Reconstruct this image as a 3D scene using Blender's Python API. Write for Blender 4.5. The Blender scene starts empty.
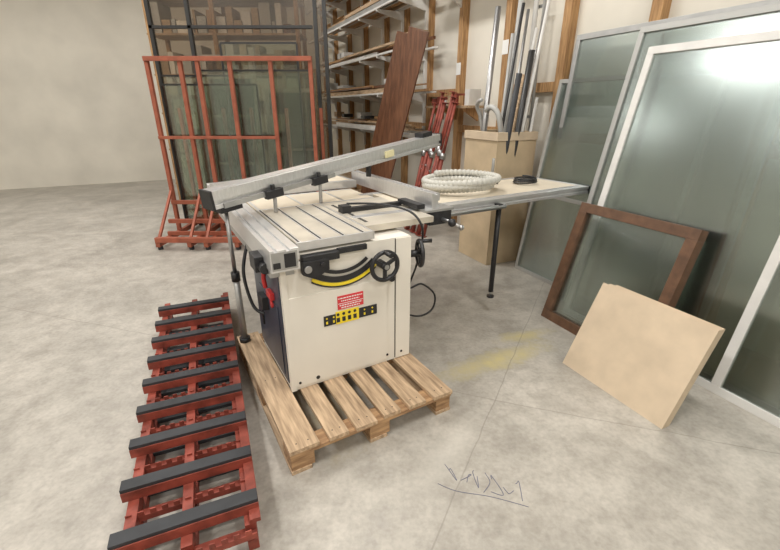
import bpy, bmesh, math, random
from mathutils import Vector, Matrix
random.seed(7)
S=bpy.context.scene
try:
    S.view_settings.view_transform='Standard'
    S.view_settings.exposure=0.0
except Exception: pass
# ---------------------------------------------------------------- materials
MATS={}
def mat(name,col,rough=0.5,metal=0.0,var=0.0,scale=8.0,bump=0.0,stretch=None,col2=None,coat=0.0):
    if name in MATS: return MATS[name]
    m=bpy.data.materials.new(name); m.use_nodes=True
    nt=m.node_tree; b=nt.nodes['Principled BSDF']
    b.inputs['Roughness'].default_value=rough; b.inputs['Metallic'].default_value=metal
    b.inputs['Coat Weight'].default_value=coat
    c=(col[0],col[1],col[2],1)
    b.inputs['Base Color'].default_value=c
    if var>0 or bump>0:
        tc=nt.nodes.new('ShaderNodeTexCoord'); mp=nt.nodes.new('ShaderNodeMapping')
        nt.links.new(tc.outputs['Object'],mp.inputs['Vector'])
        if stretch: mp.inputs['Scale'].default_value=stretch
        n=nt.nodes.new('ShaderNodeTexNoise'); n.inputs['Scale'].default_value=scale; n.inputs['Detail'].default_value=6
        nt.links.new(mp.outputs['Vector'],n.inputs['Vector'])
        r=nt.nodes.new('ShaderNodeValToRGB')
        r.color_ramp.elements[0].position=0.3; r.color_ramp.elements[1].position=0.7
        d=[max(0,x*(1-var)) for x in col]; d2=col2 if col2 else [min(1,x*(1+var*0.5)) for x in col]
        r.color_ramp.elements[0].color=(*d,1); r.color_ramp.elements[1].color=(*d2,1)
        nt.links.new(n.outputs['Fac'],r.inputs['Fac']); nt.links.new(r.outputs['Color'],b.inputs['Base Color'])
        if bump>0:
            bp=nt.nodes.new('ShaderNodeBump'); bp.inputs['Strength'].default_value=bump; bp.inputs['Distance'].default_value=0.01
            nt.links.new(n.outputs['Fac'],bp.inputs['Height']); nt.links.new(bp.outputs['Normal'],b.inputs['Normal'])
    MATS[name]=m; return m
def glassmat(name,tint,refl=0.25,rough=0.03,gtint=(1,1,1)):
    m=bpy.data.materials.new(name); m.use_nodes=True; nt=m.node_tree
    for n in list(nt.nodes):
        if n.type!='OUTPUT_MATERIAL': nt.nodes.remove(n)
    out=[n for n in nt.nodes if n.type=='OUTPUT_MATERIAL'][0]
    t=nt.nodes.new('ShaderNodeBsdfTransparent'); t.inputs['Color'].default_value=(*tint,1)
    g=nt.nodes.new('ShaderNodeBsdfGlossy'); g.inputs['Roughness'].default_value=rough; g.inputs['Color'].default_value=(*gtint,1)
    f=nt.nodes.new('ShaderNodeFresnel'); f.inputs['IOR'].default_value=1.5
    a=nt.nodes.new('ShaderNodeMath'); a.operation='ADD'; a.use_clamp=True; a.inputs[1].default_value=refl
    nt.links.new(f.outputs[0],a.inputs[0])
    mx=nt.nodes.new('ShaderNodeMixShader')
    nt.links.new(a.outputs[0],mx.inputs[0]); nt.links.new(t.outputs[0],mx.inputs[1]); nt.links.new(g.outputs[0],mx.inputs[2])
    nt.links.new(mx.outputs[0],out.inputs['Surface']); MATS[name]=m; return m
cream=mat('cream_paint',(0.78,0.74,0.66),0.45,0,0.06,3)
tabtop=mat('table_cast_top',(0.60,0.55,0.46),0.35,0.15,0.2,5)
boardtop=mat('laminate_top',(0.70,0.62,0.49),0.45,0,0.12,4)
alu=mat('aluminium',(0.74,0.74,0.74),0.34,0.75,0.1,20,stretch=(1,12,1))
aludull=mat('aluminium_dull',(0.45,0.45,0.44),0.45,0.7,0.15,9)
black=mat('black_plastic',(0.018,0.018,0.02),0.4)
blackm=mat('black_casting',(0.03,0.03,0.032),0.5,0.3,0.3,30,0.2)
darkslot=mat('dark_slot',(0.03,0.028,0.025),0.7)
navy=mat('side_panel_blue_grey',(0.055,0.07,0.105),0.35,0.2,0.4,5)
red=mat('red_plastic',(0.55,0.03,0.03),0.4)
redlabel=mat('red_label',(0.65,0.04,0.05),0.4)
white=mat('white_print',(0.85,0.85,0.83),0.5)
yellow=mat('yellow_print',(0.85,0.66,0.03),0.4)
scalecream=mat('scale_cream',(0.80,0.74,0.45),0.5)
wood=mat('pallet_wood',(0.46,0.31,0.19),0.8,0,0.4,4,0.3,stretch=(14,1.2,14),col2=(0.66,0.48,0.31))
woodb=mat('pallet_wood_side',(0.36,0.20,0.10),0.8,0,0.35,6,0.3,stretch=(1.2,8,8),col2=(0.53,0.33,0.17))
stud=mat('stud_timber',(0.38,0.20,0.085),0.75,0,0.35,5,0.1,stretch=(12,12,1),col2=(0.55,0.33,0.15))
timber=mat('stored_timber',(0.42,0.28,0.16),0.75,0,0.4,5,0.1,stretch=(1,10,10),col2=(0.60,0.43,0.27))
brown=mat('brown_plank',(0.115,0.045,0.022),0.36,0,0.3,3,0,stretch=(10,10,1),col2=(0.18,0.078,0.038))
framewood=mat('window_frame_wood',(0.13,0.068,0.038),0.45,0,0.3,5,0,stretch=(3,3,3),col2=(0.165,0.085,0.047))
orange=mat('orange_steel',(0.35,0.10,0.055),0.5,0.1,0.25,10)
redst=mat('red_oxide_steel',(0.29,0.062,0.04),0.55,0.15,0.5,14)
blackbar=mat('black_rubber_bar',(0.03,0.032,0.036),0.6,0,0.3,12)
darkframe=mat('dark_frame',(0.05,0.05,0.05),0.4,0.5)
greyframe=mat('grey_frame',(0.42,0.42,0.40),0.5,0.4)
wallm=mat('wall_white',(0.76,0.72,0.63),0.85,0,0.12,1.3)
ceilm=mat('ceiling_white',(0.55,0.54,0.52),0.9)
shelfw=mat('shelf_white',(0.72,0.71,0.68),0.5,0.1,0.1,8)
card=mat('cardboard',(0.40,0.28,0.17),0.85,0,0.2,5)
binm=mat('bin_board',(0.55,0.43,0.28),0.8,0,0.15,5,0.05)
mdf=mat('mdf_board',(0.62,0.50,0.36),0.8,0,0.12,7)
hosem=mat('hose_plastic',(0.54,0.53,0.48),0.5,0,0.1,6)
pvc=mat('pvc_grey',(0.45,0.45,0.43),0.4)
steel=mat('steel',(0.42,0.42,0.42),0.35,0.9)
glass=glassmat('clear_glass',(0.90,0.95,0.92),0.03,0.1)
glassg=glassmat('stacked_glass',(0.84,0.89,0.87),0.16,0.22,(0.88,0.93,0.92))
glassd=glassmat('dark_glass',(0.66,0.60,0.53),0.03,0.3,(0.8,0.78,0.74))
inkm=mat('blue_ink',(0.12,0.13,0.22),0.8)
# floor
fm=bpy.data.materials.new('concrete_floor'); fm.use_nodes=True; nt=fm.node_tree; pb=nt.nodes['Principled BSDF']
geo=nt.nodes.new('ShaderNodeNewGeometry')
def noise(sc,det,rgh=0.5,dist=0):
    n=nt.nodes.new('ShaderNodeTexNoise'); n.inputs['Scale'].default_value=sc; n.inputs['Detail'].default_value=det
    n.inputs['Roughness'].default_value=rgh; n.inputs['Distortion'].default_value=dist
    nt.links.new(geo.outputs['Position'],n.inputs['Vector']); return n
def ramp(src,p0,c0,p1,c1):
    r=nt.nodes.new('ShaderNodeValToRGB'); e=r.color_ramp.elements
    e[0].position=p0; e[0].color=(*c0,1); e[1].position=p1; e[1].color=(*c1,1)
    nt.links.new(src,r.inputs['Fac']); return r
def mix(fac,a,b,blend='MIX'):
    m=nt.nodes.new('ShaderNodeMix'); m.data_type='RGBA'; m.blend_type=blend
    if isinstance(fac,float): m.inputs[0].default_value=fac
    else: nt.links.new(fac,m.inputs[0])
    for s,i in ((a,6),(b,7)):
        if isinstance(s,tuple): m.inputs[i].default_value=(*s,1)
        else: nt.links.new(s,m.inputs[i])
    return m.outputs[2]
def math_(op,a,b=None,clamp=False):
    m=nt.nodes.new('ShaderNodeMath'); m.operation=op; m.use_clamp=clamp
    for i,s in enumerate((a,b)):
        if s is None: continue
        if isinstance(s,(int,float)): m.inputs[i].default_value=s
        else: nt.links.new(s,m.inputs[i])
    return m.outputs[0]
n1=noise(1.6,8,0.6,0.6); n2=noise(7,10,0.7); n3=noise(45,4)
base=ramp(n1.outputs['Fac'],0.32,(0.37,0.345,0.30),0.66,(0.54,0.505,0.445)).outputs[0]
f2=ramp(n2.outputs['Fac'],0.38,(0.70,0.69,0.68),0.58,(1,1,1)).outputs[0]
base=mix(0.75,base,f2,'MULTIPLY')
f3=ramp(n3.outputs['Fac'],0.3,(0.82,0.82,0.82),0.6,(1,1,1)).outputs[0]
base=mix(0.75,base,f3,'MULTIPLY')
sep=nt.nodes.new('ShaderNodeSeparateXYZ'); nt.links.new(geo.outputs['Position'],sep.inputs[0])
X,Y=sep.outputs[0],sep.outputs[1]
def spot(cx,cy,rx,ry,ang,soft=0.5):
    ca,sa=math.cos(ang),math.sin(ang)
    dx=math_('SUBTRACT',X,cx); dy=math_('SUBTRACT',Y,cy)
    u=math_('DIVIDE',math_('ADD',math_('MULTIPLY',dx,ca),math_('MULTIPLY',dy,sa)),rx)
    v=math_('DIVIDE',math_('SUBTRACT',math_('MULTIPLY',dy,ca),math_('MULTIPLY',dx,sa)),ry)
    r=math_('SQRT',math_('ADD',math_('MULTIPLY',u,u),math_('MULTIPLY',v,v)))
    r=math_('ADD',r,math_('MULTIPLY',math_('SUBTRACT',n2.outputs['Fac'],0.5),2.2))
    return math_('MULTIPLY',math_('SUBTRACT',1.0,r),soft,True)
base=mix(spot(0.72,2.40,0.60,0.12,0.45,1.0),base,(0.53,0.46,0.24))
base=mix(spot(0.98,2.72,0.30,0.08,0.35,1.0),base,(0.53,0.46,0.24))
base=mix(spot(-0.42,1.95,0.2,0.5,0.5,0.4),base,(0.6,0.48,0.22))
base=mix(spot(0.3,3.7,0.9,0.5,0.2,0.5),base,(0.24,0.22,0.20))
base=mix(spot(0.95,1.95,0.35,0.12,-0.4,0.4),base,(0.30,0.27,0.23))
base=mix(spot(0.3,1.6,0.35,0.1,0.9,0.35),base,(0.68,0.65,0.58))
base=mix(spot(-1.3,4.2,0.8,0.5,0.2,0.5),base,(0.27,0.24,0.21))
for (px,py,ang) in ((0.62,1.99,-0.30),(0.62,1.99,1.10)):
    nx,ny=-math.sin(ang),math.cos(ang)
    d=math_('ADD',math_('MULTIPLY',math_('SUBTRACT',X,px),nx),math_('MULTIPLY',math_('SUBTRACT',Y,py),ny))
    d=math_('ABSOLUTE',math_('ADD',d,math_('MULTIPLY',math_('SUBTRACT',n1.outputs['Fac'],0.5),0.05)))
    base=mix(math_('MULTIPLY',math_('LESS_THAN',d,0.0035),0.4),base,(0.2,0.18,0.155))
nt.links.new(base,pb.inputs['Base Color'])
rr=ramp(n2.outputs['Fac'],0.3,(0.35,)*3,0.7,(0.62,)*3); nt.links.new(rr.outputs[0],pb.inputs['Roughness'])
bp=nt.nodes.new('ShaderNodeBump'); bp.inputs['Strength'].default_value=0.12; bp.inputs['Distance'].default_value=0.004
nt.links.new(n3.outputs['Fac'],bp.inputs['Height']); nt.links.new(bp.outputs['Normal'],pb.inputs['Normal'])
# ---------------------------------------------------------------- builder
class B:
    def __init__(s): s.bm=bmesh.new(); s.m=[]
    def mi(s,m):
        if m not in s.m: s.m.append(m)
        return s.m.index(m)
    def _new(s,vs,m,smooth=False):
        i=s.mi(m); fs=set()
        for v in vs:
            for f in v.link_faces: fs.add(f)
        for f in fs: f.material_index=i; f.smooth=smooth
    def box(s,x0,x1,y0,y1,z0,z1,m,M=None):
        T=Matrix.Translation(((x0+x1)/2,(y0+y1)/2,(z0+z1)/2))@Matrix.Diagonal((abs(x1-x0),abs(y1-y0),abs(z1-z0),1))
        if M: T=M@T
        r=bmesh.ops.create_cube(s.bm,size=1,matrix=T); s._new(r['verts'],m)
    def cyl(s,p0,p1,r,m,seg=16,r2=None,smooth=True):
        p0=Vector(p0);p1=Vector(p1);d=p1-p0
        q=d.to_track_quat('Z','Y').to_matrix().to_4x4()
        T=Matrix.Translation((p0+p1)/2)@q
        r_=bmesh.ops.create_cone(s.bm,cap_ends=True,segments=seg,radius1=r,radius2=r if r2 is None else r2,depth=d.length,matrix=T)
        s._new(r_['verts'],m,smooth)
        for v in r_['verts']:
            for f in v.link_faces:
                if len(f.verts)>4: f.smooth=False
    def sph(s,c,r,m,sc=(1,1,1)):
        T=Matrix.Translation(c)@Matrix.Diagonal((*sc,1))
        r_=bmesh.ops.create_uvsphere(s.bm,u_segments=16,v_segments=10,radius=r,matrix=T); s._new(r_['verts'],m,True)
    def beam(s,p0,p1,w,h,m,up=(0,0,1)):
        prof=[(-w/2,-h/2),(w/2,-h/2),(w/2,h/2),(-w/2,h/2)]
        s.extr(prof,p0,p1,m,up)
    def extr(s,prof,p0,p1,m,up=(0,0,1)):
        p0=Vector(p0);p1=Vector(p1);d=(p1-p0).normalized();up=Vector(up)
        sx=d.cross(up).normalized(); uy=sx.cross(d).normalized()
        a=[s.bm.verts.new(p0+sx*x+uy*y) for x,y in prof]; b=[s.bm.verts.new(p1+sx*x+uy*y) for x,y in prof]
        n=len(prof); i=s.mi(m); fs=[]
        for k in range(n):
            fs.append(s.bm.faces.new((a[k],a[(k+1)%n],b[(k+1)%n],b[k])))
        fs.append(s.bm.faces.new(a[::-1])); fs.append(s.bm.faces.new(b))
        for f in fs: f.material_index=i
        bmesh.ops.recalc_face_normals(s.bm,faces=fs)
    def poly(s,pts,vec,m):
        vec=Vector(vec); a=[s.bm.verts.new(Vector(p)) for p in pts]; b=[s.bm.verts.new(Vector(p)+vec) for p in pts]
        n=len(pts); fs=[s.bm.faces.new((a[k],a[(k+1)%n],b[(k+1)%n],b[k])) for k in range(n)]
        fs+= [s.bm.faces.new(a[::-1]),s.bm.faces.new(b)]
        for f in fs: f.material_index=s.mi(m)
        bmesh.ops.recalc_face_normals(s.bm,faces=fs)
    def tube(s,pts,r,m,seg=10,closed=False):
        pts=[Vector(p) for p in pts]; n=len(pts); rings=[]
        rad=r if callable(r) else (lambda k:r)
        prev=None
        for k in range(n):
            if closed: t=(pts[(k+1)%n]-pts[k-1]).normalized()
            else: t=(pts[min(k+1,n-1)]-pts[max(k-1,0)]).normalized()
            if prev is None:
                ref=Vector((0,0,1)) if abs(t.z)<0.9 else Vector((1,0,0)); u=t.cross(ref).normalized()
            else: u=(prev-t*prev.dot(t)).normalized()
            prev=u; v=t.cross(u)
            rings.append([s.bm.verts.new(pts[k]+(u*math.cos(2*math.pi*j/seg)+v*math.sin(2*math.pi*j/seg))*rad(k)) for j in range(seg)])
        i=s.mi(m); fs=[]
        for k in range(n if closed else n-1):
            A=rings[k];C=rings[(k+1)%n]
            for j in range(seg): fs.append(s.bm.faces.new((A[j],A[(j+1)%seg],C[(j+1)%seg],C[j])))
        if not closed: fs+= [s.bm.faces.new(rings[0][::-1]),s.bm.faces.new(rings[-1])]
        for f in fs: f.material_index=i; f.smooth=True
        bmesh.ops.recalc_face_normals(s.bm,faces=fs)
    def ring(s,c,axis,R,r,m,n=32,seg=8):
        q=Vector(axis).to_track_quat('Z','Y'); c=Vector(c)
        s.tube([c+q@Vector((R*math.cos(2*math.pi*k/n),R*math.sin(2*math.pi*k/n),0)) for k in range(n)],r,m,seg,True)
    def done(s,name,loc=(0,0,0),rz=0,parent=None,bevel=0.0):
        me=bpy.data.meshes.new(name); s.bm.to_mesh(me); s.bm.free()
        for m in s.m: me.materials.append(m)
        o=bpy.data.objects.new(name,me); S.collection.objects.link(o)
        if parent: o.parent=parent
        else: o.location=loc; o.rotation_euler=(0,0,rz)
        if bevel>0:
            md=o.modifiers.new('bevel','BEVEL'); md.width=bevel; md.segments=2; md.limit_method='ANGLE'; md.angle_limit=0.9
        return o
def smooth_path(P,n=10):
    P=[Vector(p) for p in P]; out=[]
    for i in range(len(P)-1):
        p0=P[max(i-1,0)];p1=P[i];p2=P[i+1];p3=P[min(i+2,len(P)-1)]
        for k in range(n):
            t=k/n
            out.append(0.5*((2*p1)+(p2-p0)*t+(2*p0-5*p1+4*p2-p3)*t*t+(3*p1-p0-3*p2+p3)*t**3))
    out.append(P[-1]); return out
# ---------------------------------------------------------------- room (frame along the long wall)
R0=(3.75,0,0); RA=math.atan2(0.9068,-0.4217)
L=13.0; W=10.5; Hc=4.8
def roombox(name,x0,x1,y0,y1,z0,z1,m):
    b=B(); b.box(x0,x1,y0,y1,z0,z1,m); return b.done(name,R0,RA)
o=roombox('floor',-4,L,0,W,-0.1,0,fm)
roombox('ceiling',-4,L,0,W,Hc,Hc+0.1,ceilm)
roombox('wall_right',-4,L,-0.1,0,0,Hc,wallm)
roombox('wall_back',L,L+0.1,0,W,0,Hc,wallm)
roombox('wall_left',-4,L,W,W+0.1,0,Hc,wallm)
roombox('wall_front',-4.1,-4,0,W,0,Hc,wallm)
# studs / noggins
b=B()
ss=[1.4,2.3,3.1,4.0,4.87,5.7,6.6,7.44,8.2,8.95,9.9,10.8,11.7,12.6]
for s_ in ss:
    b.box(s_-0.045,s_+0.045,0,0.09,0,Hc,stud)
for i in range(len(ss)-1):
    z=[1.75,1.3][i%2]
    b.box(ss[i]+0.045,ss[i+1]-0.045,0,0.07,z,z+0.09,stud)
    b.box(ss[i]+0.045,ss[i+1]-0.045,0,0.07,3.3,3.39,stud)
b.done('trim_1',R0,RA)
# cantilever shelving on wall with stored lengths
b=B()
levels=[1.25,1.8,2.35,2.97,3.55]
for s_ in [7.44,8.2,8.95,9.9,10.8,11.7]:
    b.box(s_-0.02,s_+0.02,0.09,0.13,0.9,3.9,shelfw)
    for z in levels:
        b.poly([(s_-0.015,0.13,z-0.12),(s_-0.015,0.55,z-0.03),(s_-0.015,0.55,z),(s_-0.015,0.13,z)],(0.03,0,0),shelfw)
for z in levels:
    b.box(7.05,12.2,0.52,0.55,z,z+0.025,shelfw)
    b.box(7.05,12.2,0.14,0.20,z,z+0.025,shelfw)
    for k in range(9):
        for rep in range(2):
            l0=random.uniform(7.0,9.0); l1=random.uniform(9.5,12.3)
            y=0.14+k*0.042; h=random.uniform(0.02,0.08)
            mm=random.choice([timber,timber,stud,stud,card,brown,aludull,shelfw])
            b.box(l0,l1,y,y+0.038,z+0.025+rep*0.085,z+0.025+h*(1-rep)+rep*(0.085+h*0.7),mm)
    s0=7.3
    while s0<11.8:
        q=random.uniform(0.12,0.4)
        if random.random()<0.45: b.box(s0,s0+q,0.16,0.16+random.uniform(.15,.34),z+0.172,z+0.172+random.uniform(0.04,0.16),random.choice([card,shelfw,stud,darkframe,timber,pvc]))
        s0+=q+random.uniform(0.05,0.45)
b.done('cantilever_shelving',R0,RA)
b=B()
b.box(5.42,6.95,0.09,0.42,2.95,2.98,shelfw)
for s_ in (5.7,6.6): b.poly([(s_,0.09,2.75),(s_,0.40,2.92),(s_,0.40,2.95),(s_,0.09,2.95)],(0.03,0,0),shelfw)
for k in range(7):
    b.box(5.42+random.random()*0.4,6.95,0.11+0.04*k,0.145+0.04*k,2.98,3.0+random.random()*0.07,random.choice([timber,aludull,shelfw]))
b.done('timber_shelf',R0,RA)
b=B()
b.box(6.0,7.0,0.09,0.34,1.60,1.63,timber)
for k in range(7):
    b.box(6.05+k*0.13,6.14+k*0.13,0.11,0.28,1.63,1.68+random.random()*0.14,random.choice([card,stud,redst,shelfw,timber]))
for s_ in (6.1,6.6,6.9): b.poly([(s_,0.09,1.45),(s_,0.30,1.57),(s_,0.30,1.60),(s_,0.09,1.60)],(0.03,0,0),stud)
b.done('small_parts_shelf',R0,RA)
b=B(); b.tube([(5.25,0.125,0.0),(5.25,0.125,4.7)],0.025,shelfw); b.tube([(5.15,0.115,1.2),(5.15,0.115,4.7)],0.015,pvc)
for z in (1.5,2.5,3.5): b.box(5.12,5.29,0.092,0.10,z,z+0.03,steel)
b.done('electrical_conduit',R0,RA)
b=B()
for (s_,z) in ((6.6,2.0),(5.7,2.15)): b.box(s_-0.05,s_+0.05,0.091,0.093,z,z+0.14,white)
b.done('pinned_notice',R0,RA)
# brown planks leaning
b=B()
for k in range(4):
    x0=6.55+k*0.17
    b.beam((x0+0.50,1.12,0.05),(x0,0.66,2.46+0.05*(k%2)),0.03,0.19,brown,up=(0.85,0.5,0.1))
b.done('brown_timber_planks',R0,RA,bevel=0.004)
# red acrow props leaning
b=B()
for k in range(7):
    s0=6.22+k*0.08; s1=s0-0.12-0.05*(k%3)+0.05; h=1.66+0.06*(k%3)
    p=Vector((s0,0.75+0.03*(k%2),0.012)); q=Vector((s1,0.40,h))
    b.cyl(p,p.lerp(q,0.62),0.024,redst,12); b.cyl(p.lerp(q,0.6),q,0.018,redst,12)
    b.cyl(p.lerp(q,0.60),p.lerp(q,0.645),0.038,steel,12)
    b.cyl(p.lerp(q,0.5)+Vector((-.06,0,0)),p.lerp(q,0.5)+Vector((.06,0,0)),0.008,steel,8)
    for c in (p,q):
        dd=(q-p).normalized(); b.cyl(c-dd*0.004,c+dd*0.004,0.055,redst,4,smooth=False)
b.done('steel_props',R0,RA)
b=B()
for k in range(26):
    r_,c_=divmod(k,6)
    b.box(8.9+random.uniform(-.2,.2),11.3+random.uniform(-.4,.4),0.15+c_*0.13,0.27+c_*0.13,0.0+r_*0.09,0.085+r_*0.09,random.choice([timber,stud,mdf]))
b.done('timber_stack',R0,RA)
# bin with pipes
b=B()
x0,x1,y0,y1,h=4.98,5.52,0.16,0.66,1.38
b.box(x0,x1,y1-0.02,y1,0,h,binm); b.box(x0,x1,y0,y0+0.02,0,h,binm)
b.box(x0,x0+0.02,y0+0.02,y1-0.02,0,h,binm); b.box(x1-0.02,x1,y0+0.02,y1-0.02,0,h,binm); b.box(x0+.02,x1-.02,y0+.02,y1-.02,0,0.03,binm)
b.box(x0-0.012,x1+.012,y1,y1+0.012,h-0.08,h,mdf); b.box(x0-0.012,x0,y0,y1,h-0.08,h,mdf)
b.done('storage_bin',R0,RA,bevel=0.003)
b=B()
cols=[pvc,steel,darkframe,shelfw,aludull,blackbar,pvc,steel,timber,shelfw,darkframe,steel]
for k in range(17):
    bx=random.uniform(x0+.08,x1-.08); by=random.uniform(y0+.1,y1-.08)
    tx=bx-random.uniform(0.0,0.32); ty=max(0.17,by-random.uniform(0.0,0.25)); hh=random.choice([1.7,1.9,2.1,2.3,2.5,2.7,2.85])
    b.cyl((bx,by,0.035),(tx,ty,hh),random.choice([0.010,0.015,0.022,0.028]),cols[k%12],12)
b.tube(smooth_path([(x1-.1,y1-.12,0.4),(x1-.12,y1-.15,1.4),(x1-.2,y1-.12,1.6),(x1-.32,y1-.15,1.55),(x1-.36,y1-.2,1.3)]),0.028,pvc)
b.tube(smooth_path([(x1-.06,y1-.22,0.4),(x1-.02,y1-.2,1.35),(x1+0.0,y1-.12,1.62),(x1-.15,y1-.06,1.68)]),0.02,pvc)
b.done('pipe_bundle',R0,RA)
# leaning glass panels
def lean_panel(name,s0,s1,o0,o1,h,fw,fm_,gm,th=0.035,mull=()):
    b=B(); ang=math.atan2(o0-o1,h); Lh=math.hypot(h,o0-o1)
    M=Matrix.Translation((0,o0,0))@Matrix.Rotation(ang,4,'X')
    b.box(s0,s1,-th,0,0,fw,fm_,M); b.box(s0,s1,-th,0,Lh-fw,Lh,fm_,M)
    b.box(s0,s0+fw,-th,0,fw,Lh-fw,fm_,M); b.box(s1-fw,s1,-th,0,fw,Lh-fw,fm_,M)
    for q in mull:
        if q<0: b.box(s0+fw,s1-fw,-th,0,-q,-q+fw,fm_,M)
        else: b.box(q,q+fw,-th,0,fw,Lh-fw,fm_,M)
    b.box(s0+fw,s1-fw,-th*0.6,-th*0.4,fw,Lh-fw,gm,M)
    return b.done(name,R0,RA,bevel=0.002)
lean_panel('glass_door_panel',3.35,4.80,0.42,0.14,1.85,0.035,greyframe,glassg,mull=(-0.8,))
lean_panel('glass_door_panel',3.0,4.68,0.30,0.13,2.20,0.045,aludull,glassg)
lean_panel('glass_door_panel',2.0,3.97,0.66,0.26,2.15,0.04,greyframe,glassg)
lean_panel('glass_door_panel',1.2,3.80,0.76,0.36,2.0,0.05,shelfw,glassg,mull=(2.6,))
lean_panel('wooden_window_frame',2.95,3.83,0.97,0.72,0.93,0.07,framewood,glassg,0.08)
b=B()
for k in range(3):
    M=Matrix.Translation((0,1.34-0.022*k,0))@Matrix.Rotation(0.42,4,'X')
    b.box(2.55,3.24-0.03*k,-0.018,0,0,0.60,mdf,M)
b.done('mdf_board_stack',R0,RA)
# ---------------------------------------------------------------- glass storage rack left
b=B()
PX=[-0.92,-1.38,-1.85,-2.22,-2.42,-2.8]
for x in PX:
    b.box(x-0.022,x+0.022,5.30,5.35,0.1,2.15,orange)
    b.box(x-0.025,x+0.025,4.75,6.0,0.04,0.10,orange)
    b.box(x-0.02,x+0.02,5.90,5.95,0.1,1.6,orange)
    b.beam((x,4.8,0.12),(x,5.3,0.62),0.03,0.03,orange)
    for y in (4.8,5.95): b.cyl((x,y,0),(x,y,0.04),0.03,blackbar,12)
for z in (2.10,0.45): b.box(-2.82,-0.9,5.28,5.31,z,z+0.05,orange)
b.box(-2.82,-1.38,5.28,5.31,1.25,1.285,orange)
b.box(-2.82,-0.9,4.74,4.80,0.10,0.16,orange); b.box(-2.82,-0.9,5.12,5.17,0.24,0.29,orange); b.box(-2.82,-0.9,5.9,5.96,0.10,0.16,orange)
b.box(-2.82,-0.9,5.05,5.09,0.10,0.15,orange)
b.done('glass_storage_rack',bevel=0.003)
b=B()
for (x0,x1,y,h,m) in [(-2.25,-0.95,5.40,2.0,glass),(-2.75,-1.6,5.44,1.85,glass),(-2.75,-1.9,5.48,1.95,glass),(-2.0,-1.1,5.52,2.3,glass)]:
    b.box(x0,x1,y,y+0.006,0.161,h,m)
    b.box(x0,x1,y-0.005,y+0.012,h,h+0.02,darkframe)
    for q in (x0,x1): b.box(q-0.01,q+0.01,y-0.005,y+0.012,0.161,h,darkframe)
b.done('stored_glass_pane')
b=B()
b.box(-3.1,-0.80,6.10,6.16,0.0,0.10,darkframe); b.box(-3.1,-0.80,6.10,6.16,4.2,4.28,darkframe)
for x in (-0.86,-0.98,-2.6,-3.1): b.box(x,x+0.045,6.10,6.16,0.1,4.2,darkframe)
b.box(-3.1,-0.86,6.12,6.135,0.1,4.2,glassd); b.box(-3.1,-1.0,6.1,6.15,2.55,2.585,darkframe)
b.box(-3.1,-1.0,6.1,6.15,3.2,3.22,darkframe)
b.done('shopfront_glass_frame')
def sash(x0,x1,y,h,m,bars):
    b=B(); w=0.06
    M=Matrix.Translation((0,y,0))@Matrix.Rotation(-0.10,4,'X')
    b.box(x0,x1,0,0.045,0,w,m,M); b.box(x0,x1,0,0.045,h-w,h,m,M)
    b.box(x0,x0+w,0,0.045,w,h-w,m,M); b.box(x1-w,x1,0,0.045,w,h-w,m,M)
    for q in bars: b.box(x0+w,x1-w,0,0.045,h*q,h*q+0.04,m,M)
    b.box(x0+w,x1-w,0.02,0.026,w,h-w,glass,M)
    b.done('stored_window_sash',bevel=0.002)
sash(-2.0,-1.2,7.0,1.9,shelfw,(0.5,)); sash(-2.9,-2.1,6.95,2.1,cream,(0.35,0.7)); sash(-3.5,-3.0,6.9,1.8,brown,(0.5,))
sash(-1.75,-1.15,7.2,2.2,timber,(0.6,)); sash(-3.0,-2.2,7.15,2.4,shelfw,(0.5,))
b=B()
for x in (-3.9,-2.85,-1.5): 
    for y in (7.7,8.25): b.box(x-0.03,x+0.03,y-0.03,y+0.03,0,3.7,stud)
for z in (0.3,0.9,1.5,2.1,2.7,3.2,3.6):
    b.box(-3.95,-1.45,7.68,8.28,z,z+0.03,timber)
    x=-3.85
    while x<-1.7:
        w=random.uniform(0.03,0.2); b.box(x,x+w,7.72,8.15,z+0.03,z+0.03+random.uniform(0.12,0.5),random.choice([card,mdf,brown,shelfw,stud,cream,pvc,timber,shelfw])); x+=w+0.02
b.done('storage_shelving')
# ---------------------------------------------------------------- red rack on floor
b=B()
Wd=0.46; Ln=2.2
for x in (-0.04,-0.26,-Wd):
    b.box(x,x+0.04,-0.05,Ln,0.0,0.05,redst); b.box(x,x+0.04,-0.05,Ln,0.10,0.14,redst)
y=0.0
while y<Ln-0.02:
    for x in (-0.04,-0.26,-Wd): b.box(x,x+0.04,y,y+0.04,0.05,0.10,redst)
    b.box(-Wd-0.02,0.02,y,y+0.055,0.172,0.20,blackbar)
    b.box(-Wd-0.02,0.02,y-0.004,y+0.0,0.14,0.185,redst)
    b.box(-Wd,0,y,y+0.05,0.14,0.172,redst)
    b.box(-Wd,0.0,y-0.085,y-0.080,0.10,0.128,redst)
    t=-Wd
    while t<-0.02:
        b.box(t,t+0.022,y-0.085,y-0.080,0.128,0.15,redst); t+=0.042
    b.box(-Wd,0.0,y-0.08,y-0.03,0.10,0.105,redst)
    b.box(-Wd,0.0,y+0.10,y+0.15,0.03,0.05,blackbar)
    y+=0.245
b.box(-0.02,0.02,-0.05,Ln,0.14,0.16,redst)
b.done('steel_roller_rack',(-0.53,1.15,0),math.radians(23),bevel=0.0015)
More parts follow.
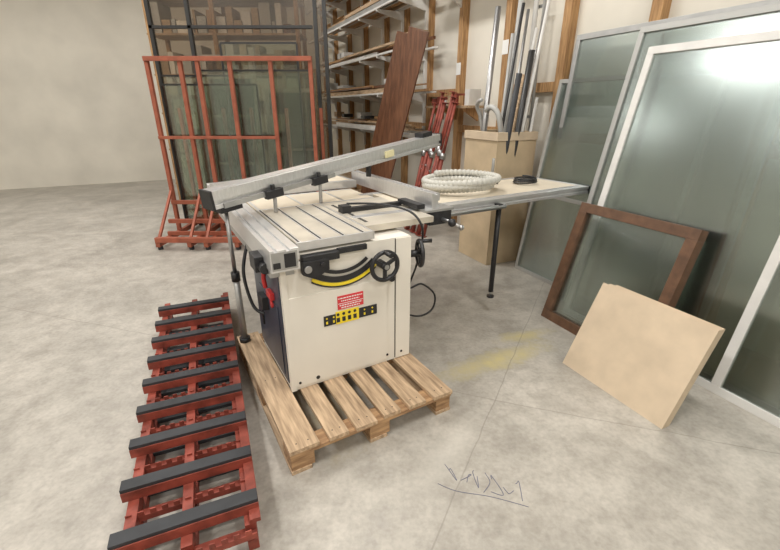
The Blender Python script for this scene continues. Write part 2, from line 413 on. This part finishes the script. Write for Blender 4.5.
# ---------------------------------------------------------------- pallet
M0=Vector((-0.538,1.881,0)); MA=math.radians(30)
b=B()
pa0,pa1,pb0,pb1=-0.15,0.775,-0.42,0.78
for y in (pb0,(pb0+pb1)/2-0.05,pb1-0.1): b.box(pa0,pa1,y,y+0.1,0.098,0.118,woodb)
for x in (pa0,(pa0+pa1)/2-0.05,pa1-0.1):
    b.box(x,x+0.1,pb0,pb1,0.0,0.02,wood)
    for y in (pb0+0.005,(pb0+pb1)/2-0.06,pb1-0.13): b.box(x+0.003,x+0.097+0.02*(x<0.5),y,y+0.125,0.02,0.098,woodb)
xs=[(-0.15,-0.005),(0.045,0.145),(0.185,0.30),(0.345,0.445),(0.495,0.60),(0.65,0.775)]
for i,(x0,x1) in enumerate(xs): b.box(x0,x1,pb0-0.006*(i%3),pb1,0.118,0.14,wood)
for i,(x0,x1) in enumerate(xs):
    for yy in (pb0+0.04,(pb0+pb1)/2,pb1-0.05):
        for q in (0.3,0.7): b.cyl((x0+(x1-x0)*q,yy,0.139),(x0+(x1-x0)*q,yy,0.1405),0.004,darkslot,8)
b.done('wooden_pallet',M0,MA,bevel=0.003)
# ---------------------------------------------------------------- panel saw
saw=bpy.data.objects.new('panel_saw',None); S.collection.objects.link(saw); saw.location=M0+Vector((0,0,0.001)); saw.rotation_euler=(0,0,MA)
b=B()
b.box(0,0.756,0.004,0.64,0.14,0.93,cream)
b.box(-0.004,0.025,-0.004,0.03,0.14,0.925,cream)
b.box(0.0,0.60,-0.003,0.006,0.16,0.70,cream)
b.box(0.655,0.658,-0.0005,0.005,0.15,0.925,darkslot)
b.box(0.66,0.76,-0.003,0.01,0.145,0.925,cream)
b.box(-0.006,0.0,0.045,0.63,0.17,0.90,navy)
b.box(-0.010,-0.006,0.10,0.50,0.20,0.62,navy)
b.box(-0.02,-0.01,0.46,0.48,0.35,0.45,black)
for (x,z) in ((0.045,0.185),(0.60,0.19),(0.70,0.185)): b.cyl((x,-0.006,z),(x,0.0,z),0.008,black,12)
b.cyl((0.15,-0.0045,0.185),(0.15,-0.002,0.185),0.012,darkslot,12)
b.done('cabinet',parent=saw,bevel=0.004)
b=B()
def arc(cx,cz,r0,r1,a0,a1,y0,y1,m,n=24):
    for k in range(n):
        a=math.radians(a0+(a1-a0)*k/n); c=math.radians(a0+(a1-a0)*(k+1)/n)
        q=[(cx+r*math.cos(t),y0,cz+r*math.sin(t)) for r,t in ((r0,a),(r1,a),(r1,c),(r0,c))]
        b.poly(q,(0,y1-y0,0),m)
arc(0.33,1.02,0.250,0.282,-128,-46,-0.006,-0.003,black)
arc(0.33,1.02,0.285,0.303,-126,-48,-0.0055,-0.003,yellow)
arc(0.33,1.02,0.303,0.312,-125,-50,-0.006,-0.003,black)
arc(0.33,1.02,0.215,0.235,-124,-50,-0.006,-0.003,black)
b.box(0.29,0.445,-0.007,-0.003,0.575,0.655,redlabel)
for k,(u,v,z) in enumerate([(0.295,0.44,0.638),(0.31,0.42,0.622),(0.30,0.435,0.596),(0.31,0.42,0.582)]):
    x=u
    while x<v:
        w=random.uniform(0.006,0.016); b.box(x,min(x+w,v),-0.0078,-0.007,z,z+0.006,white); x+=w+0.004
b.box(0.292,0.443,-0.0076,-0.007,0.609,0.612,white)
b.box(0.205,0.275,-0.007,-0.003,0.495,0.555,black)
b.box(0.275,0.415,-0.007,-0.003,0.490,0.565,yellow)
b.box(0.415,0.53,-0.007,-0.003,0.495,0.555,black)
for x in (0.288,0.322,0.356,0.39):
    b.cyl((x,-0.008,0.548),(x,-0.007,0.548),0.009,black,12); b.box(x-0.010,x+0.010,-0.008,-0.007,0.502,0.529,black)
for x in (0.222,0.262,0.45,0.5):
    b.cyl((x,-0.008,0.54),(x,-0.007,0.54),0.005,yellow,10); b.box(x-0.005,x+0.005,-0.008,-0.007,0.507,0.522,yellow)
b.done('control_labels',parent=saw)
def handwheel(b,c,ax,R):
    c=Vector(c);ax=Vector(ax).normalized()
    b.ring(c,ax,R,0.0125,black,36,10)
    b.cyl(c-ax*0.09,c+ax*0.02,0.022,black); b.cyl(c+ax*0.02,c+ax*0.024,0.014,steel)
    q=ax.to_track_quat('Z','Y')
    for k in range(3):
        a=2*math.pi*k/3+0.5; d=q@Vector((math.cos(a),math.sin(a),0)); b.beam(c+d*0.01,c+d*R,0.020,0.012,black,up=ax)
    d=q@Vector((math.cos(1.6),math.sin(1.6),0)); b.cyl(c+d*R,c+d*R+ax*0.07,0.010,black,12,0.013)
b=B()
handwheel(b,(0.555,-0.06,0.80),(0,-1,0),0.080)
handwheel(b,(0.85,0.04,0.795),(1,-0.35,0),0.075)
b.cyl((0.62,-0.03,0.70),(0.62,0,0.70),0.018,black)
b.done('handwheels',parent=saw)
b=B()
b.box(0.105,0.30,-0.045,0.0,0.885,0.925,blackm)
b.poly([(0.10,-0.05,0.83),(0.16,-0.05,0.80),(0.24,-0.05,0.84),(0.24,-0.05,0.90),(0.10,-0.05,0.90)],(0,0.045,0),blackm)
b.cyl((0.125,-0.06,0.86),(0.125,-0.05,0.86),0.02,steel); b.cyl((0.20,-0.065,0.875),(0.20,-0.05,0.875),0.012,black)
b.box(0.30,0.47,-0.02,0,0.90,0.93,blackm)
b.box(-0.10,-0.01,0.08,0.20,0.84,0.92,blackm)
b.cyl((-0.06,0.03,0.87),(-0.06,0.09,0.87),0.028,black)
b.tube(smooth_path([(-0.03,0.20,0.82),(-0.04,0.205,0.76),(-0.035,0.21,0.70)]),0.012,red)
b.box(-0.03,-0.006,0.15,0.24,0.64,0.68,red)
b.cyl((-0.02,0.2,0.60),(-0.006,0.2,0.60),0.022,red)
b.box(-0.045,-0.006,0.30,0.40,0.52,0.60,black)
b.tube(smooth_path([(-0.03,0.55,0.88),(-0.09,0.50,0.70),(-0.07,0.45,0.50),(-0.02,0.40,0.45)]),0.010,black)
b.done('control_castings',parent=saw,bevel=0.003)
b=B()
prof=[(-0.07,-0.055),(0.07,-0.055),(0.07,-0.02),(0.06,-0.02),(0.06,-0.005),(0.07,-0.005),(0.07,0.055),(0.025,0.055),(0.025,0.043),(0.008,0.043),(0.008,0.055),(-0.035,0.055),(-0.035,0.043),(-0.05,0.043),(-0.05,0.055),(-0.07,0.055)]
b.extr(prof,(0.015,-0.06,0.93),(0.015,1.72,0.93),alu)
b.box(-0.05,0.075,-0.062,-0.06,0.885,0.975,aludull)
b.box(-0.045,-0.01,-0.065,-0.062,0.895,0.925,black); b.box(0.01,0.065,-0.065,-0.062,0.895,0.965,black)
b.box(-0.05,0.07,0.0,1.5,0.83,0.874,aludull)
b.done('sliding_carriage',parent=saw,bevel=0.001)
b=B()
b.box(0.095,0.515,0.015,0.80,0.948,0.985,tabtop)
b.box(0.095,0.515,0.03,0.78,0.925,0.948,aludull)
b.box(0.095,0.52,0.0,0.0145,0.945,0.987,alu)
b.box(0.515,0.525,0.0,0.80,0.945,0.987,alu)
for x in (0.10,0.215,0.34,0.455):
    b.box(x,x+0.022,0.016,0.799,0.984,0.9865,alu); b.box(x+0.006,x+0.015,0.016,0.799,0.9866,0.9872,darkslot)
b.box(0.53,1.0,0.12,0.80,0.948,0.985,tabtop)
b.box(0.57,0.59,0.2,0.72,0.984,0.986,darkslot)
b.box(0.56,0.98,0.465,0.505,0.985,1.012,black)
b.box(0.54,0.60,0.45,0.52,0.985,1.03,blackm)
b.box(0.095,0.95,0.83,1.20,0.948,0.985,boardtop); b.box(0.095,0.95,0.805,0.83,0.94,0.985,alu); b.box(0.095,0.95,1.2,1.22,0.94,0.987,alu)
for x in (0.1,0.4,0.7): b.box(x,x+0.02,0.83,1.2,0.985,0.9865,alu)
b.box(0.2,0.7,0.64,1.1,0.88,0.925,aludull)
b.done('saw_table',parent=saw,bevel=0.002)
b=B()
b.box(1.0,2.70,0.37,0.93,0.955,0.985,boardtop)
rp=[(-0.03,-0.03),(0.03,-0.03),(0.03,-0.008),(0.022,-0.008),(0.022,0.008),(0.03,0.008),(0.03,0.03),(-0.03,0.03)]
b.extr(rp,(0.55,0.336,0.957),(2.74,0.336,0.957),alu)
b.extr(rp,(0.9,0.95,0.957),(2.72,0.95,0.957),alu)
b.box(2.70,2.74,0.36,0.93,0.94,0.987,alu)
b.box(2.738,2.75,0.30,0.37,0.925,0.99,black)
b.box(1.7,1.75,0.37,0.93,0.90,0.955,aludull); b.box(1.02,1.07,0.37,0.93,0.90,0.955,aludull)
b.cyl((0.70,0.27,0.935),(1.75,0.27,0.935),0.017,steel)
for x in (0.78,1.68): b.box(x,x+0.04,0.26,0.31,0.92,0.955,blackm)
b.box(1.0,2.7,0.368,0.385,0.985,0.99,alu)
b.cyl((2.12,0.82,0.985),(2.12,0.82,1.20),0.012,aludull); b.box(2.08,2.16,0.78,0.86,0.985,1.0,black)
b.done('extension_table',parent=saw,bevel=0.0015)
b=B()
b.cyl((1.81,0.39,0.19),(1.81,0.39,0.93),0.020,black); b.cyl((1.81,0.39,0.15),(1.81,0.39,0.20),0.012,steel); b.cyl((1.81,0.39,0.141),(1.81,0.39,0.155),0.03,black)
b.box(1.77,1.85,0.35,0.43,0.92,0.955,black)
b.done('support_leg',parent=saw)
b=B()
rf=[(-0.03,-0.05),(0.03,-0.05),(0.03,-0.02),(0.018,-0.02),(0.018,0.0),(0.03,0.0),(0.03,0.05),(0.01,0.05),(0.01,0.04),(-0.01,0.04),(-0.01,0.05),(-0.03,0.05)]
b.extr(rf,(1.10,0.24,1.045),(1.10,1.45,1.045),alu)
b.box(1.0,1.22,0.20,0.42,0.985,1.0,aludull)
b.box(1.03,1.20,0.20,0.30,0.90,0.985,blackm)
b.cyl((1.13,0.11,0.93),(1.13,0.2,0.93),0.012,steel); b.sph((1.13,0.10,0.93),0.026,black)
b.cyl((1.22,0.25,0.90),(1.28,0.20,0.86),0.010,alu); b.sph((1.285,0.195,0.855),0.02,steel)
b.box(0.97,1.03,0.26,0.50,1.0,1.03,black)
b.done('rip_fence',parent=saw,bevel=0.001)
b=B()
for y in (1.25,1.66): b.box(-0.08,1.02,y,y+0.05,0.987,1.045,alu)
for x in (-0.08,0.3,0.65,0.98): b.box(x,x+0.045,1.30,1.66,0.987,1.04,alu)
b.box(-0.04,0.98,1.30,1.66,1.03,1.046,boardtop)
b.done('outrigger_table',parent=saw,bevel=0.0015)
b=B()
b.cyl((-0.11,0.69,0.16),(-0.11,0.69,0.62),0.020,aludull); b.cyl((-0.11,0.69,0.6),(-0.11,0.69,1.06),0.013,steel)
b.cyl((-0.11,0.69,0.58),(-0.11,0.69,0.64),0.027,black); b.cyl((-0.11,0.69,0.14),(-0.11,0.69,0.17),0.035,black)
b.done('telescopic_leg',parent=saw)
b=B()
b.tube(smooth_path([(0.60,0.52,1.03),(0.74,0.38,1.04),(0.84,0.18,1.03),(0.87,0.07,0.97),(0.90,0.09,0.85),(0.92,0.18,0.65),(0.92,0.26,0.47),(1.03,0.27,0.47),(1.15,0.28,0.36),(1.14,0.28,0.25),(1.04,0.28,0.215),(0.93,0.30,0.25),(0.85,0.32,0.33),(0.757,0.3,0.36)]),0.007,black,8)
b.done('power_cable',parent=saw)
# crosscut fence laid across
b=B()
cf=[(-0.06,-0.052),(0.06,-0.052),(0.06,-0.03),(0.045,-0.03),(0.045,-0.005),(0.06,-0.005),(0.06,0.052),(0.03,0.052),(0.03,0.04),(0.012,0.04),(0.012,0.052),(-0.06,0.052)]
A=Vector((-0.20,0.65,1.115)); E=Vector((1.886,1.358,1.33)); D=(E-A).normalized()
b.extr(cf,A,E,alu); side=D.cross(Vector((0,0,1))).normalized(); upv=side.cross(D)
b.extr([(-0.062,-0.056),(0.068,-0.056),(0.068,0.056),(-0.062,0.056)],A-D*0.015,A,blackm)
b.extr([(-0.062,-0.054),(0.062,-0.054),(0.062,0.054),(-0.062,0.054)],E,E+D*0.02,black)
b.beam(A+side*0.068+D*0.05-upv*0.04,A+side*0.068+D*0.9-upv*0.04,0.014,0.03,aludull)
p=A+side*0.02-upv*0.06+D*0.03; b.beam(p,p+D*0.14,0.07,0.05,blackm)
for t in (0.38,0.75):
    p=A+D*t+side*0.08-upv*0.045; b.beam(p-D*0.06,p+D*0.06,0.04,0.05,black); b.cyl(p+upv*0.02,p+upv*0.055,0.014,black); b.cyl(p-upv*0.03,Vector((p.x,p.y,0.987)),0.012,steel)
p=A+D*1.32; b.cyl((p.x,p.y,1.096),p-upv*0.05,0.02,blackm)
p=A+D*1.05+side*0.01; b.beam(p+upv*0.057-D*0.1,p+upv*0.057+D*0.1,0.05,0.012,alu)
p=A+D*1.5+side*0.063; b.beam(p-D*0.05,p+D*0.05,0.015,0.05,scalecream)
p=A+D*2.05; b.beam(p+upv*0.07-D*0.08,p+upv*0.07+D*0.06,0.09,0.04,black)
b.done('crosscut_fence',parent=saw,bevel=0.001)
b=B(); b.extr(rp,(-0.10,1.24,1.08),(1.0,1.60,1.08),alu); b.done('spare_rail',parent=saw)
# hose coil
b=B(); pts=[]
N=620
for k in range(N):
    a=2*math.pi*3.2*k/N; f=k/N
    R=0.27-0.035*math.sin(a*0.31)-0.02*f
    pts.append((1.66+0.03*math.sin(a/2)+R*1.12*math.cos(a+0.6),0.69+R*0.84*math.sin(a+0.6),1.019+0.04*f*2.0+0.004*math.sin(a*2)))
b.tube(pts,lambda k:0.028 if (k//2)%2 else 0.0225,hosem,10)
o=b.done('dust_hose',M0,MA)
b=B()
b.tube([(2.38+0.11*math.cos(t/8)*(1-t/600),0.68+0.09*math.sin(t/8),0.995+0.0003*t) for t in range(160)],0.007,black,8)
b.done('coiled_cable',M0,MA)
# ink scrawl on floor
b=B()
random.seed(3)
for i in range(7):
    cx=0.30+0.045*i; cy=1.47-0.02*i
    P=[(cx+random.uniform(-.035,.035),cy+random.uniform(-.06,.06),0.0012) for _ in range(4)]
    b.tube(smooth_path(P,8),0.0013,inkm,6)
b.tube(smooth_path([(0.22,1.40,0.0012),(0.3,1.36,0.0012),(0.45,1.33,0.0012),(0.6,1.28,0.0012)],8),0.0011,inkm,6)
b.done('floor_scrawl')
# ---------------------------------------------------------------- lights
lightm=bpy.data.materials.new('lamp_emitter'); lightm.use_nodes=True
pbn=lightm.node_tree.nodes['Principled BSDF']; pbn.inputs['Emission Color'].default_value=(1,0.97,0.94,1); pbn.inputs['Emission Strength'].default_value=3
wx=Vector((-0.4217,0.9068)); nn=Vector((-0.9068,-0.4217))
for i,s_ in enumerate((-1.5,2.2,5.8,9.6)):
    for j,o_ in enumerate((2.0,5.2,8.4)):
        p=Vector((R0[0],R0[1]))+wx*s_+nn*o_
        b=B(); b.box(-0.75,0.75,-0.15,0.15,0.03,0.09,shelfw); b.box(-0.72,0.72,-0.12,0.12,0.02,0.03,lightm)
        for q in (-0.5,0.5): b.cyl((q,0,0.09),(q,0,0.30),0.006,steel,8)
        b.done('ceiling_light',(p.x,p.y,Hc-0.30),RA)
        ld=bpy.data.lights.new('lamp','AREA'); ld.shape='RECTANGLE'; ld.size=1.5; ld.size_y=0.4
        ld.energy=76 if j<2 else 36
        ld.color=(1,0.975,0.94)
        lo=bpy.data.objects.new('area_lamp',ld); S.collection.objects.link(lo); lo.location=(p.x,p.y,Hc-0.32); lo.rotation_euler=(0,0,RA)
w=bpy.data.worlds.new('world'); S.world=w; w.use_nodes=True
w.node_tree.nodes['Background'].inputs[0].default_value=(0.9,0.93,1,1); w.node_tree.nodes['Background'].inputs[1].default_value=0.5
# ---------------------------------------------------------------- camera
cd=bpy.data.cameras.new('camera'); cam=bpy.data.objects.new('camera',cd); S.collection.objects.link(cam)
cam.location=(0,0,1.6); cam.rotation_euler=(math.radians(90-22),0,0); cd.sensor_width=36; cd.lens=413/780*36; cd.clip_start=0.02
S.camera=cam
